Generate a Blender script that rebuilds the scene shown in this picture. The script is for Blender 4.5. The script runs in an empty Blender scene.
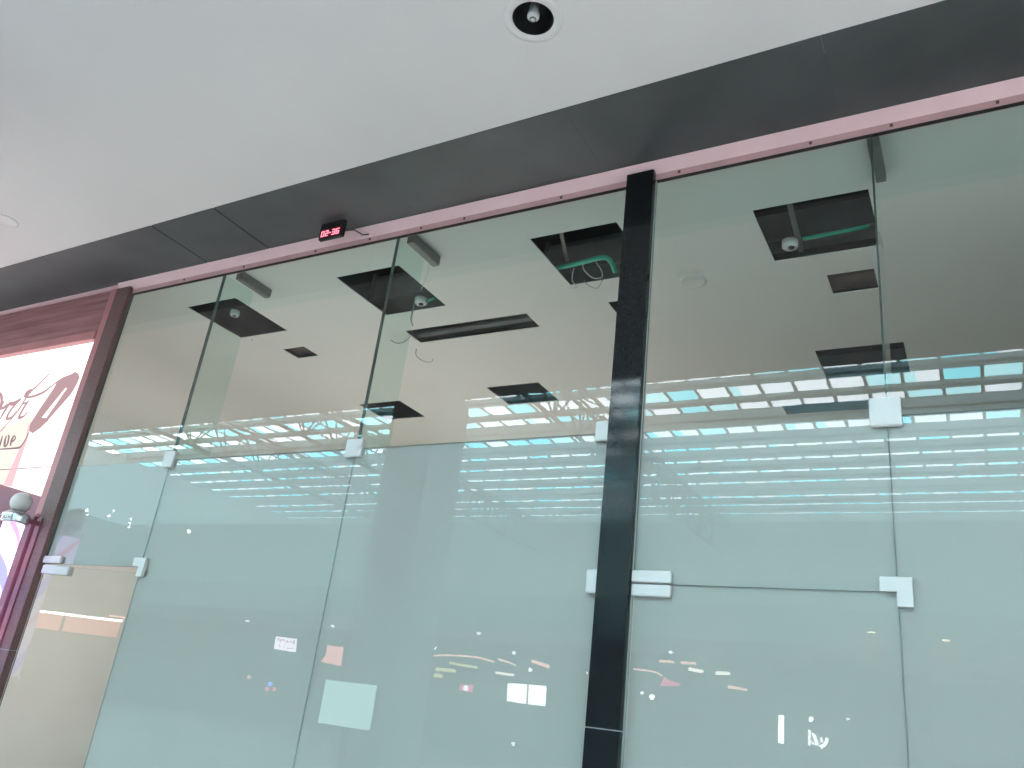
import bpy, bmesh, math, random
from mathutils import Vector, Matrix
random.seed(7)
S = bpy.context.scene
COL = S.collection

# ------------------------------------------------------------------ camera
EYE = Vector((0, -3.5, 1.6)); FPX = 814.7024
RX = Vector((0.87194027, -0.08636586, -0.48193475))   # world x, y, z axes seen from the camera
RY = Vector((0.47571972, 0.38225896, 0.79219242))
RZ = Vector((0.1158055, -0.92001034, 0.37439292))
def ray(px, py):
    c = Vector((px - 512, py - 384, FPX))
    return Vector((RX.dot(c), RY.dot(c), RZ.dot(c)))
def at(px, py, Y=0.0):            # point of the vertical plane y = Y
    r = ray(px, py); return EYE + r * ((Y - EYE.y) / r.y)
def up(px, py, Z):                # point of the level plane z = Z
    r = ray(px, py); return EYE + r * ((Z - EYE.z) / r.z)
def mir(px, py, Y):               # point of the mall at y = Y that the shop front mirrors
    p = at(px, py, -Y); return Vector((p.x, Y, p.z))
def mir_up(px, py, Z):
    p = up(px, py, Z); return Vector((p.x, -p.y, Z))
DOOR_A = math.radians(11.6); HINGE = Vector((-5.79, 0, 0))
def mir_door(px, py, Y):          # the same through the pane of the door that stands ajar
    r = ray(px, py); n = Vector((math.sin(DOOR_A), -math.cos(DOOR_A), 0))
    t = (HINGE - EYE).dot(n) / r.dot(n); h = EYE + r * t
    d = r - n * (2 * r.dot(n)); return h + d * ((Y - h.y) / d.y)
cam = bpy.data.cameras.new('camera'); co = bpy.data.objects.new('camera', cam); COL.objects.link(co)
cam.sensor_width = 36; cam.lens = FPX / 1024 * 36; cam.clip_start = 0.02; cam.clip_end = 400
M = Matrix(((RX[0], -RX[1], -RX[2]), (RY[0], -RY[1], -RY[2]), (RZ[0], -RZ[1], -RZ[2])))
co.matrix_world = Matrix.Translation(EYE) @ M.to_4x4()
S.camera = co

# ------------------------------------------------------------------ materials
def nm(name):
    m = bpy.data.materials.new(name); m.use_nodes = True
    nt = m.node_tree; nt.nodes.clear()
    out = nt.nodes.new('ShaderNodeOutputMaterial')
    return m, nt, out
def node(nt, t, **kw):
    n = nt.nodes.new(t)
    for k, v in kw.items():
        if k in n.inputs: n.inputs[k].default_value = v
        else: setattr(n, k, v)
    return n
def c4(c): return (c[0], c[1], c[2], 1)
def mat(name, col, rough=0.6, metal=0.0, noise=0.0, scale=8.0, spec=0.5, col2=None, bump=0.0, stretch=None, detail=4):
    m, nt, out = nm(name)
    p = node(nt, 'ShaderNodeBsdfPrincipled', Roughness=rough, Metallic=metal)
    p.inputs['Base Color'].default_value = c4(col); p.inputs['Specular IOR Level'].default_value = spec
    if noise > 0:
        tc = node(nt, 'ShaderNodeTexCoord'); src = tc.outputs['Object']
        if stretch:
            mp = node(nt, 'ShaderNodeMapping'); mp.inputs['Scale'].default_value = stretch
            nt.links.new(src, mp.inputs[0]); src = mp.outputs[0]
        tx = node(nt, 'ShaderNodeTexNoise', Scale=scale, Detail=detail); nt.links.new(src, tx.inputs['Vector'])
        rp = node(nt, 'ShaderNodeValToRGB')
        rp.color_ramp.elements[0].position = 0.35; rp.color_ramp.elements[1].position = 0.68
        c2 = col2 or tuple(x * (1 - noise) for x in col)
        rp.color_ramp.elements[0].color = c4(c2); rp.color_ramp.elements[1].color = c4(col)
        nt.links.new(tx.outputs['Fac'], rp.inputs[0]); nt.links.new(rp.outputs[0], p.inputs['Base Color'])
        if bump:
            b = node(nt, 'ShaderNodeBump', Strength=bump); nt.links.new(tx.outputs['Fac'], b.inputs['Height'])
            nt.links.new(b.outputs[0], p.inputs['Normal'])
    nt.links.new(p.outputs[0], out.inputs[0]); return m
def emit(name, col, s):
    m, nt, out = nm(name); e = node(nt, 'ShaderNodeEmission', Strength=s); e.inputs[0].default_value = c4(col)
    nt.links.new(e.outputs[0], out.inputs[0]); return m
def glass_mat(name, tint, ior):
    # clear float glass: mirror of the mall by Fresnel over what is behind it
    m, nt, out = nm(name)
    t = node(nt, 'ShaderNodeBsdfTransparent'); t.inputs[0].default_value = c4(tint)
    g = node(nt, 'ShaderNodeBsdfGlossy', Roughness=0.0); g.inputs[0].default_value = (1, 1, 1, 1)
    f = node(nt, 'ShaderNodeFresnel', IOR=ior); geo = node(nt, 'ShaderNodeNewGeometry')
    inv = node(nt, 'ShaderNodeMath', operation='SUBTRACT'); inv.inputs[0].default_value = 1
    nt.links.new(geo.outputs['Backfacing'], inv.inputs[1])
    mu = node(nt, 'ShaderNodeMath', operation='MULTIPLY')
    nt.links.new(f.outputs[0], mu.inputs[0]); nt.links.new(inv.outputs[0], mu.inputs[1])
    mx = node(nt, 'ShaderNodeMixShader'); nt.links.new(mu.outputs[0], mx.inputs[0])
    nt.links.new(t.outputs[0], mx.inputs[1]); nt.links.new(g.outputs[0], mx.inputs[2])
    nt.links.new(mx.outputs[0], out.inputs[0]); return m
def trans_mat(name, col, fac, col2=None, noise=None):
    # thin sheet that scatters light on both sides
    m, nt, out = nm(name)
    d = node(nt, 'ShaderNodeBsdfDiffuse'); d.inputs[0].default_value = c4(col)
    t = node(nt, 'ShaderNodeBsdfTranslucent'); t.inputs[0].default_value = c4(col2 or col)
    mx = node(nt, 'ShaderNodeMixShader'); mx.inputs[0].default_value = fac
    nt.links.new(d.outputs[0], mx.inputs[1]); nt.links.new(t.outputs[0], mx.inputs[2])
    nt.links.new(mx.outputs[0], out.inputs[0]); return m
def clear_mat(name, col):
    m, nt, out = nm(name); t = node(nt, 'ShaderNodeBsdfTransparent'); t.inputs[0].default_value = c4(col)
    nt.links.new(t.outputs[0], out.inputs[0]); return m

PLASTER = mat('white plaster', (0.785, 0.705, 0.695), 0.85, noise=0.03, scale=1.3)
STRIP = mat('dark grey board', (0.088, 0.088, 0.091), 0.5, noise=0.28, scale=2.2, col2=(0.062, 0.063, 0.066))
GAPM = mat('dark joint', (0.02, 0.018, 0.02), 0.9)
PINK = mat('pink primed rail', (0.88, 0.55, 0.565), 0.5, noise=0.06, scale=5)
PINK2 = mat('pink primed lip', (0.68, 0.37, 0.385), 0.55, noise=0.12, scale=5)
SCREW = mat('rusty screw', (0.10, 0.05, 0.05), 0.5)
GRANITE = mat('black polished granite', (0.009, 0.011, 0.013), 0.06, noise=1, scale=160, col2=(0.0075, 0.009, 0.0105), spec=0.32)
GRANITE_GLARE = mat('dark granite with sign glare', (0.22, 0.12, 0.12), 0.35, noise=1, scale=90, col2=(0.15, 0.08, 0.08), spec=0.2)  # reddish glare of the lit sign is mixed into this granite colour
JOINT = mat('pale grout', (0.35, 0.36, 0.36), 0.8)
CHAN = mat('pale edge bead', (0.42, 0.44, 0.42), 0.5)
GLASS = glass_mat('float glass', (0.955, 0.985, 0.97), 1.5)
FINGLASS = glass_mat('fin glass', (0.90, 0.97, 0.95), 1.35)
EDGE = mat('glass edge', (0.075, 0.115, 0.105), 0.3)
FILM = trans_mat('frosted film', (0.625, 0.56, 0.555), 0.38)
STEEL = mat('satin steel', (0.60, 0.565, 0.56), 0.42, 0.1)
STEEL_D = mat('bracket steel', (0.20, 0.21, 0.20), 0.45, 0.3)
SHOPWALL = mat('shop plaster', (0.74, 0.74, 0.71), 0.9, noise=0.04, scale=2)
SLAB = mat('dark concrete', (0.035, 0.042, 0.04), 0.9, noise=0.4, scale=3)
DUCT = mat('galvanised duct', (0.12, 0.135, 0.13), 0.5, 0.0, noise=0.25, scale=5)
GREEN = mat('green pipe', (0.02, 0.42, 0.27), 0.35)
WHITEP = mat('white plastic', (0.75, 0.76, 0.74), 0.4)
WIRE = mat('grey wire', (0.25, 0.27, 0.26), 0.6)
WIREW = mat('white wire', (0.55, 0.58, 0.56), 0.6)
BROWN = mat('brown board', (0.14, 0.10, 0.085), 0.7, noise=0.5, scale=6)
FLOOR = mat('mall floor tile', (0.37, 0.33, 0.325), 0.5, noise=0.10, scale=1.1)
SHOPFLOOR = mat('bare concrete floor', (0.22, 0.215, 0.20), 0.9, noise=0.2, scale=2)
WALLM = mat('mall wall', (0.60, 0.66, 0.66), 0.8, noise=0.06, scale=0.7)
WALLD = mat('far shop wall', (0.34, 0.40, 0.41), 0.5, noise=0.3, scale=0.8)
COLM = mat('mall column paint', (0.66, 0.72, 0.74), 0.6, noise=0.04, scale=2)
ROOF = trans_mat('roof sheet', (0.62, 0.68, 0.69), 0.5, (0.54, 0.68, 0.70))
CLEAR = clear_mat('clear skylight', (0.95, 0.98, 1.0))
CYAN = clear_mat('cyan skylight', (0.48, 0.90, 0.96))
CYAN2 = clear_mat('pale cyan skylight', (0.70, 0.95, 0.98))
TRUSS = mat('grey truss steel', (0.26, 0.30, 0.31), 0.5, noise=0.1, scale=3)
BLACK = mat('black plastic', (0.012, 0.012, 0.014), 0.35)
BLACKM = mat('black lamp cup', (0.018, 0.018, 0.02), 0.4)
RED = emit('red led', (1.0, 0.03, 0.09), 1.6)
DIGIT = emit('pale red led digit', (1.0, 0.25, 0.33), 2.2)
REDSCR = mat('dark red display', (0.16, 0.0, 0.015), 0.3)
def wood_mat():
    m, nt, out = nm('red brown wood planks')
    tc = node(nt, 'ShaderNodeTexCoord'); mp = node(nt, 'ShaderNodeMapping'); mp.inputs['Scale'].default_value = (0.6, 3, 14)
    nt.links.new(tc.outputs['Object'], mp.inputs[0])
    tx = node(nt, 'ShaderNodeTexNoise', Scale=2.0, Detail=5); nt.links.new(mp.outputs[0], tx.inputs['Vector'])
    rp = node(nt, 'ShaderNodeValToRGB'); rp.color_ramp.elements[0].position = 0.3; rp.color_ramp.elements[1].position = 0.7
    rp.color_ramp.elements[0].color = (0.26, 0.10, 0.105, 1); rp.color_ramp.elements[1].color = (0.46, 0.20, 0.205, 1)  # plank tones lightened to carry the sign's glow
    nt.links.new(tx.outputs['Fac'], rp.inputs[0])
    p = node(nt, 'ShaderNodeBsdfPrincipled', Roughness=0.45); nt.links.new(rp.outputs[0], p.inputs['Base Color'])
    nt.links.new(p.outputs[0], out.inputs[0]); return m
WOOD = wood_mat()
JAMB = mat('red brown jamb', (0.58, 0.22, 0.23), 0.4, noise=0.2, scale=3)  # jamb red raised to stand for light spilling from the sign
MAROON = mat('maroon panel', (0.30, 0.09, 0.13), 0.4, noise=0.2, scale=2)
LIT = emit('lit sign face', (1.0, 0.90, 0.885), 1.7)
LITC = emit('lit cream sign face', (1.0, 0.90, 0.80), 1.12)
LITP = emit('lit pink sign band', (1.0, 0.66, 0.70), 1.02)
INK = emit('lit mauve lettering', (0.57, 0.37, 0.39), 1.0)
INKG = emit('lit grey lettering', (0.34, 0.26, 0.26), 1.0)
CHROME = mat('chrome', (0.75, 0.75, 0.78), 0.15, 1.0, noise=0.2, scale=30)
GLOBE = mat('milky globe', (0.62, 0.55, 0.54), 0.35)
def pole_mat():
    m, nt, out = nm('lit striped barber glass')
    tc = node(nt, 'ShaderNodeTexCoord'); sp = node(nt, 'ShaderNodeSeparateXYZ'); nt.links.new(tc.outputs['Object'], sp.inputs[0])
    an = node(nt, 'ShaderNodeMath', operation='ARCTAN2'); nt.links.new(sp.outputs[1], an.inputs[0]); nt.links.new(sp.outputs[0], an.inputs[1])
    a = node(nt, 'ShaderNodeMath', operation='MULTIPLY'); a.inputs[1].default_value = 1 / (2 * math.pi); nt.links.new(an.outputs[0], a.inputs[0])
    z = node(nt, 'ShaderNodeMath', operation='MULTIPLY_ADD'); z.inputs[1].default_value = 1.9
    nt.links.new(sp.outputs[2], z.inputs[0]); nt.links.new(a.outputs[0], z.inputs[2])
    o = node(nt, 'ShaderNodeMath', operation='ADD'); o.inputs[1].default_value = 10.42; nt.links.new(z.outputs[0], o.inputs[0])
    fr = node(nt, 'ShaderNodeMath', operation='FRACT'); nt.links.new(o.outputs[0], fr.inputs[0])
    rp = node(nt, 'ShaderNodeValToRGB'); rp.color_ramp.interpolation = 'CONSTANT'
    e = rp.color_ramp.elements; e[0].position = 0; e[0].color = (0.22, 0.22, 1.0, 1); e[1].position = 0.24; e[1].color = (0.74, 0.62, 1, 1)
    x = e.new(0.62); x.color = (0.80, 0.22, 0.55, 1); x = e.new(0.72); x.color = (0.74, 0.62, 1, 1)
    nt.links.new(fr.outputs[0], rp.inputs[0])
    em = node(nt, 'ShaderNodeEmission', Strength=3.0); nt.links.new(rp.outputs[0], em.inputs[0])
    nt.links.new(em.outputs[0], out.inputs[0]); return m
POLE = pole_mat()
W8 = emit('white sign light', (1, 0.99, 1.0), 18)
MINT = emit('mint light panel', (0.62, 0.95, 0.88), 6.5)
PANEL = emit('orange pink sign light', (1.0, 0.42, 0.38), 9)
TXT = emit('white pink sign light', (1.0, 0.88, 0.97), 12)
TXTD = emit('mauve sign letters', (0.75, 0.55, 0.7), 6)
NEON = emit('salmon tube light', (1.0, 0.50, 0.40), 13)
NEONY = emit('yellow tube light', (1.0, 0.90, 0.45), 7)
NEONW = emit('warm white tube light', (1.0, 0.85, 0.75), 15)
SPOTW = emit('spot lamp', (1, 0.98, 0.95), 24)
SPOTY = emit('warm lamp', (1.0, 0.80, 0.50), 28)
REDL = emit('red sign light', (1.0, 0.16, 0.30), 9)
BLUEL = emit('blue lamp', (0.25, 0.30, 1.0), 14)
PINKSIGN = emit('salmon shop sign', (1.0, 0.42, 0.33), 5)

# ------------------------------------------------------------------ mesh helpers
class MB:
    def __init__(s): s.bm = bmesh.new(); s.mi = 0; s.mats = []
    def m(s, mt):
        if mt not in s.mats: s.mats.append(mt)
        s.mi = s.mats.index(mt); return s
    def _f(s, vs):
        try:
            f = s.bm.faces.new(vs); f.material_index = s.mi; return f
        except ValueError: return None
    def box(s, x0, x1, y0, y1, z0, z1, bev=0.0, mx=None):
        b = bmesh.new(); r = bmesh.ops.create_cube(b, size=1)
        bmesh.ops.transform(b, matrix=Matrix.Translation(((x0+x1)/2, (y0+y1)/2, (z0+z1)/2)) @ Matrix.Diagonal((x1-x0, y1-y0, z1-z0, 1)), verts=b.verts)
        if bev: bmesh.ops.bevel(b, geom=list(b.edges), offset=bev, segments=2, affect='EDGES')
        return s.add(b, mx)
    def add(s, b, mx=None):
        vm = {v: s.bm.verts.new(mx @ v.co if mx else v.co) for v in b.verts}
        for f in b.faces:
            g = s._f([vm[v] for v in f.verts])
            if g: g.smooth = f.smooth
        b.free(); return s
    def prism(s, pts, d):           # polygon pts (3D, planar) swept by vector d
        a = [s.bm.verts.new(p) for p in pts]; c = [s.bm.verts.new(Vector(p) + Vector(d)) for p in pts]
        s._f(a); s._f(list(reversed(c)))
        n = len(pts)
        for i in range(n): s._f([a[(i+1) % n], a[i], c[i], c[(i+1) % n]])
        return s
    def tube(s, pts, r, seg=10, smooth=True):
        pts = [Vector(p) for p in pts]; rings = []
        for i, p in enumerate(pts):
            t = (pts[min(i+1, len(pts)-1)] - pts[max(i-1, 0)]).normalized()
            u = t.cross(Vector((0, 0, 1)))
            if u.length < 1e-3: u = t.cross(Vector((0, 1, 0)))
            u.normalize(); w = t.cross(u)
            rr = r[i] if isinstance(r, (list, tuple)) else r
            rings.append([s.bm.verts.new(p + (u*math.cos(2*math.pi*k/seg) + w*math.sin(2*math.pi*k/seg)) * rr) for k in range(seg)])
        for a, b in zip(rings, rings[1:]):
            for k in range(seg):
                f = s._f([a[k], a[(k+1) % seg], b[(k+1) % seg], b[k]])
                if f: f.smooth = smooth
        s._f(list(reversed(rings[0]))); s._f(rings[-1]); return s
    def lathe(s, prof, c=(0, 0, 0), seg=40):     # prof: (r, z) list about the z axis
        c = Vector(c); rings = []
        for r, z in prof:
            if r < 1e-5: rings.append([s.bm.verts.new(c + Vector((0, 0, z)))])
            else: rings.append([s.bm.verts.new(c + Vector((r*math.cos(2*math.pi*k/seg), r*math.sin(2*math.pi*k/seg), z))) for k in range(seg)])
        for a, b in zip(rings, rings[1:]):
            for k in range(seg):
                k2 = (k+1) % seg
                if len(a) == 1 and len(b) == 1: continue
                if len(a) == 1: f = s._f([a[0], b[k2], b[k]])
                elif len(b) == 1: f = s._f([a[k], a[k2], b[0]])
                else: f = s._f([a[k], a[k2], b[k2], b[k]])
                if f: f.smooth = True
        return s
    def build(s, name, mt=None, parent=None, origin=None, fix=True):
        if fix: bmesh.ops.recalc_face_normals(s.bm, faces=s.bm.faces)
        me = bpy.data.meshes.new(name)
        off = Vector((0, 0, 0))
        if parent is not None: off = parent.matrix_basis.translation.copy() if parent.parent is None else (parent.parent.matrix_basis.translation + parent.matrix_basis.translation)
        o_at = Vector(origin) if origin is not None else off
        bmesh.ops.translate(s.bm, vec=-o_at, verts=s.bm.verts)
        s.bm.to_mesh(me); s.bm.free()
        for q in (s.mats or [mt]): me.materials.append(q)
        o = bpy.data.objects.new(name, me); COL.objects.link(o); o.location = o_at - off
        if parent is not None: o.parent = parent
        return o
def tag(o, label, cat, group=None, kind=None):
    o['label'] = label; o['category'] = cat
    if group: o['group'] = group
    if kind: o['kind'] = kind
    return o
def empty(name, loc, label, cat, group=None):
    o = bpy.data.objects.new(name, None); COL.objects.link(o); o.location = loc; o.empty_display_size = 0.1
    return tag(o, label, cat, group)
def struct(o): o['kind'] = 'structure'; return o

# ------------------------------------------------------------------ key sizes
ZS = 4.5                      # soffit and shop ceiling
ZT = 2.935                    # transom joint
ZD = 2.208                    # door head joint
ZR = 4.395                    # underside of the head rail
XL0, XL1 = -5.985, -5.815       # left granite post
XP0, XP1 = -1.528, -1.372      # middle granite column
X1, X2, X3, X4 = -4.76, -3.14, -0.285, 1.45    # pane joints
YS = -2.9                     # edge of the soffit over the walkway
RZF = 9.6                     # mall roof

# ------------------------------------------------------------------ setting: floor, walls, ceilings
struct(MB().box(-46, 9, -30, 0.05, -0.2, 0).build('floor', FLOOR))
struct(MB().box(-46, 9, 0.05, 6, -0.2, 0).build('floor_shop', SHOPFLOOR))
lx, ly = -1.545, -1.175
b = MB(); hs = 0.095
b.box(-32, lx - hs, YS, -0.50, ZS, ZS + 0.5); b.box(lx + hs, 6, YS, -0.50, ZS, ZS + 0.5)
b.box(lx - hs, lx + hs, YS, ly - hs, ZS, ZS + 0.5); b.box(lx - hs, lx + hs, ly + hs, -0.50, ZS, ZS + 0.5); b.box(lx - hs, lx + hs, ly - hs, ly + hs, ZS + 0.2, ZS + 0.5)
struct(b.build('ceiling', PLASTER))
# dark board strip between plaster and head rail
b = MB(); seams = [-14.0, -11.2, -8.4, -6.6, -4.92, -4.28, -2.94, -1.66, -0.41, 0.9, 3.5, 6]
sk = lambda x: -0.617 - 0.0088 * x if x < 0.06 else -0.6175
for a, c in zip(seams, seams[1:]):
    g = 0.0 if a not in (-4.92, -4.28) else 0.012
    if g: b.m(GAPM).box(a - 0.004, a + 0.016, sk(a) + 0.006, -0.49, ZS - 0.0014, ZS - 0.0003)
    b.m(STRIP).prism([(a + g, sk(a), ZS - 0.004), (c - 0.001, sk(c), ZS - 0.004), (c - 0.001, 0.05, ZS - 0.004), (a + g, 0.05, ZS - 0.004)], (0, 0, 0.0036))
b.m(GAPM).box(-14, 6, -0.499, 0.05, ZS - 0.0002, ZS + 0.5)
struct(b.build('ceiling_strip'))
# walls above and around the shop
struct(MB().box(-32, 6, YS, YS + 0.15, ZS + 0.5, RZF + 0.1).build('wall_above', WALLM))
struct(MB().box(-46, -45.7, -28, -3, 0, RZF).build('wall_left', WALLM))
struct(MB().box(-46, 9, -28.3, -28.0, 0, RZF).build('wall_far', WALLM))
struct(MB().box(9, 9.3, -28.3, 0, 0, RZF).build('wall_right_block', WALLM))  # unseen end wall added to shut out side light and darken the right

# shop interior ceiling with its openings
holes = [(-5.74, -5.16, .46, 1.08), (-5.51, -5.25, 1.39, 1.60), (-4.07, -3.48, .45, 1.09), (-4.09, -2.92, 1.38, 1.62),
         (-2.40, -1.79, .44, 1.08), (-2.24, -1.98, 1.39, 1.60), (-0.99, -0.36, .585, 1.185), (-0.715, -0.43, 1.45, 1.715),
         (-0.985, -0.355, 2.58, 3.16), (-5.70, -5.16, 2.77, 3.25), (-4.03, -3.465, 2.66, 3.12), (-1.46, -0.72, 3.66, 3.90)]
IX0, IX1, IY0, IY1 = -9.5, 1.60, 0.03, 4.6
xs = sorted({IX0, IX1} | {h[0] for h in holes} | {h[1] for h in holes}); ys = sorted({IY0, IY1} | {h[2] for h in holes} | {h[3] for h in holes})
def solid(i, j):
    if i < 0 or j < 0 or i >= len(xs)-1 or j >= len(ys)-1: return False
    cx, cy = (xs[i]+xs[i+1])/2, (ys[j]+ys[j+1])/2
    return not any(h[0] < cx < h[1] and h[2] < cy < h[3] for h in holes)
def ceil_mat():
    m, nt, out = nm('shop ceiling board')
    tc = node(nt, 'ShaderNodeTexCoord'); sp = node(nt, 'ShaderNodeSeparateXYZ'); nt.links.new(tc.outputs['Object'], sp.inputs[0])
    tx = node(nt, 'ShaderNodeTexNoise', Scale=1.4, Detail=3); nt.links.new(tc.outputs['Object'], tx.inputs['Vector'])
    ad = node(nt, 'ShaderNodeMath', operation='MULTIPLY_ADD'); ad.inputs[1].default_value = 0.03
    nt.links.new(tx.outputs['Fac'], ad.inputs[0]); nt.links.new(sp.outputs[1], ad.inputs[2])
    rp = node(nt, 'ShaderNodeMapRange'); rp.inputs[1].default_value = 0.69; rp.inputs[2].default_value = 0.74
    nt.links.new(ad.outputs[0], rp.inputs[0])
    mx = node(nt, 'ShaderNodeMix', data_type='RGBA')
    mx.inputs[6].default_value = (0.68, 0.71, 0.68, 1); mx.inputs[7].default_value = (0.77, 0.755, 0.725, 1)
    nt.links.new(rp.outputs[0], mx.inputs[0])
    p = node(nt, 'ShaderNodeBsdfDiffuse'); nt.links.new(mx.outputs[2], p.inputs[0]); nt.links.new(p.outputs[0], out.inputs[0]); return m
b = MB(); Zb, Zt = ZS, ZS + 0.006
def q(*p): b._f([b.bm.verts.new(v) for v in p])
for i in range(len(xs)-1):
    for j in range(len(ys)-1):
        if not solid(i, j): continue
        x0, x1, y0, y1 = xs[i], xs[i+1], ys[j], ys[j+1]
        q((x0, y0, Zb), (x0, y1, Zb), (x1, y1, Zb), (x1, y0, Zb)); q((x0, y0, Zt), (x1, y0, Zt), (x1, y1, Zt), (x0, y1, Zt))
        if not solid(i-1, j): q((x0, y0, Zb), (x0, y0, Zt), (x0, y1, Zt), (x0, y1, Zb))
        if not solid(i+1, j): q((x1, y0, Zb), (x1, y1, Zb), (x1, y1, Zt), (x1, y0, Zt))
        if not solid(i, j-1): q((x0, y0, Zb), (x1, y0, Zb), (x1, y0, Zt), (x0, y0, Zt))
        if not solid(i, j+1): q((x0, y1, Zb), (x0, y1, Zt), (x1, y1, Zt), (x1, y1, Zb))
bmesh.ops.remove_doubles(b.bm, verts=b.bm.verts, dist=1e-5)
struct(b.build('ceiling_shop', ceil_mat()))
struct(MB().box(IX0 - 0.2, IX0, 0.05, IY1, 0, ZS + 0.9).build('wall_shop_left', SHOPWALL))
struct(MB().box(IX1, IX1 + 0.2, 0.0, IY1, 0, ZS + 0.9).build('wall_shop_right', SHOPFLOOR))
struct(MB().box(IX0 - 0.2, IX1 + 0.2, IY1, IY1 + 0.2, 0, ZS + 0.9).build('wall_shop_back', SHOPWALL))
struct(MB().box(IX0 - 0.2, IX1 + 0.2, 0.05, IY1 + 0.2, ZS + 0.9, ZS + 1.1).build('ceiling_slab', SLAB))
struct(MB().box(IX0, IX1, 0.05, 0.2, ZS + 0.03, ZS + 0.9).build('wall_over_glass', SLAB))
struct(MB().box(IX0, XL0 - 0.02, 0.095, 0.13, 0, ZS - 0.001).build('wall_party', SHOPWALL))

# head rail
b = MB(); b.m(PINK).prism([(XL0, -0.052, ZS + 0.002), (XL0, -0.050, ZS - 0.006), (XL0, -0.008, ZR + 0.040), (XL0, 0.02, ZR + 0.040), (XL0, 0.02, ZS + 0.002)], (12.06, 0, 0))
b.m(PINK2).prism([(XL0, -0.008, ZR + 0.040), (XL0, -0.006, ZR), (XL0, 0.022, ZR), (XL0, 0.022, ZR + 0.040)], (12.06, 0, 0))
b.m(GAPM).box(XL0, 6, -0.008, 0.016, ZR - 0.002, ZR)
b.m(SCREW)
for i, x in enumerate([-5.2, -4.55, -3.85, -3.37, -2.95, -2.62, -1.95, -1.24, -0.56, -0.19, 0.25, 0.8]):
    b.lathe([(0, -0.003), (0.010, -0.003), (0.012, 0.003), (0, 0.003)], (0, 0, 0), 10) if False else b.box(x-0.011, x+0.011, -0.011, -0.001, ZR + 0.016, ZR + 0.036, bev=0.004)
struct(b.build('trim_1'))
b = MB(); b.m(PINK).box(-14, XL0, -0.03, 0.02, ZS - 0.035, ZS + 0.002, bev=0.003)
struct(b.build('trim_2'))

# ------------------------------------------------------------------ glazing
EDGE_L = mat('pale glass edge', (0.36, 0.43, 0.43), 0.3)
def slab_pane(b, x0, x1, z0, z1, y0=0.0, y1=0.009, edge=None):
    g = 0.0008 if edge is EDGE_L else 0.0015; x0 += g; x1 -= g; z0 += g; z1 -= g
    P = lambda x, y, z: b.bm.verts.new((x, y, z))
    b.m(GLASS)
    b._f([P(x0, y0, z0), P(x1, y0, z0), P(x1, y0, z1), P(x0, y0, z1)])
    b._f([P(x0, y1, z0), P(x0, y1, z1), P(x1, y1, z1), P(x1, y1, z0)])
    b.m(edge or EDGE)
    for (ax, az), (bx, bz) in (((x0, z0), (x1, z0)), ((x1, z0), (x1, z1)), ((x1, z1), (x0, z1)), ((x0, z1), (x0, z0))):
        b._f([P(ax, y0, az), P(ax, y1, az), P(bx, y1, bz), P(bx, y0, bz)])
    bmesh.ops.remove_doubles(b.bm, verts=b.bm.verts, dist=1e-5)
FG = 0.001
panes = [  # x0, x1, z0, z1, film z0, film z1
    (XL1 + 0.002, X1, ZD, ZR, ZD, ZT), (X1, X2, ZT, ZR, 0, 0), (X1, X2, 0.02, ZT, 0.02, ZT), (X2, XP0 + 0.02, ZT, ZR, 0, 0),
    (X2, XP0 + 0.02, 0.02, ZT, 0.02, ZT), (XP1 + 0.004, X3, ZD, ZR, ZD, ZT), (X3, X4, ZT, ZR, 0, 0), (X3, X4, 0.02, ZT, 0.02, ZT)]
for n, (x0, x1, z0, z1, f0, f1) in enumerate(panes):
    b = MB(); slab_pane(b, x0, x1, z0, z1, edge=EDGE_L if z0 < 1 else EDGE)
    o = struct(b.build('window_%d' % (n + 1), origin=((x0+x1)/2, 0, z0), fix=True))
    if f1:
        fb = MB().box(x0 + FG, x1 - FG, 0.0100, 0.0118, f0 + FG, f1 - (FG if f1 == z1 else 0))
        f = fb.build('frosted_film', FILM, o); f['label'] = 'pale blue frosted film'
# right door, closed
b = MB(); slab_pane(b, XP1 + 0.006, X3, 0.02, ZD, edge=EDGE_L)
dr = struct(b.build('door_1', origin=(XP1, 0, 0)))
MB().box(XP1 + 0.012, X3 - FG, 0.0100, 0.0118, 0.03, ZD - FG).build('frosted_film', FILM, dr)
# left door, ajar, hinged at the left post, no film
b = MB(); slab_pane(b, 0.0, 1.035, 0.02, ZD - 0.008)
bmesh.ops.translate(b.bm, vec=HINGE, verts=b.bm.verts)
dl = b.build('door_2', origin=HINGE); dl.rotation_euler = (0, 0, DOOR_A); struct(dl)

# glass fins behind the upper joints, each with its head bracket
def fin(x, z0, label, blab):
    b = MB(); b.m(FINGLASS).box(x - 0.004, x + 0.004, 0.022, 0.30, z0, ZS - 0.10)
    b.m(EDGE).box(x - 0.0045, x + 0.0045, 0.012, 0.022, z0, ZS - 0.06)
    r = tag(b.build('glass_fin', origin=(x, 0.16, z0)), label, 'glass fin', 'glass fins')
    c = MB(); c.box(x - 0.028, x + 0.028, 0.13, 0.45, ZS - 0.07, ZS + 0.001, bev=0.003)
    c.build('head_bracket', STEEL_D, r)
fin(X1, ZT + 0.01, 'glass stiffening fin with head bracket at the leftmost pane joint', '')
fin(X2, ZT + 0.01, 'glass stiffening fin with steel head bracket at the pane joint below the red clock', '')
fin(X3, ZT + 0.01, 'glass stiffening fin with dark head bracket at the pane joint right of the black column', '')

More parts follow.
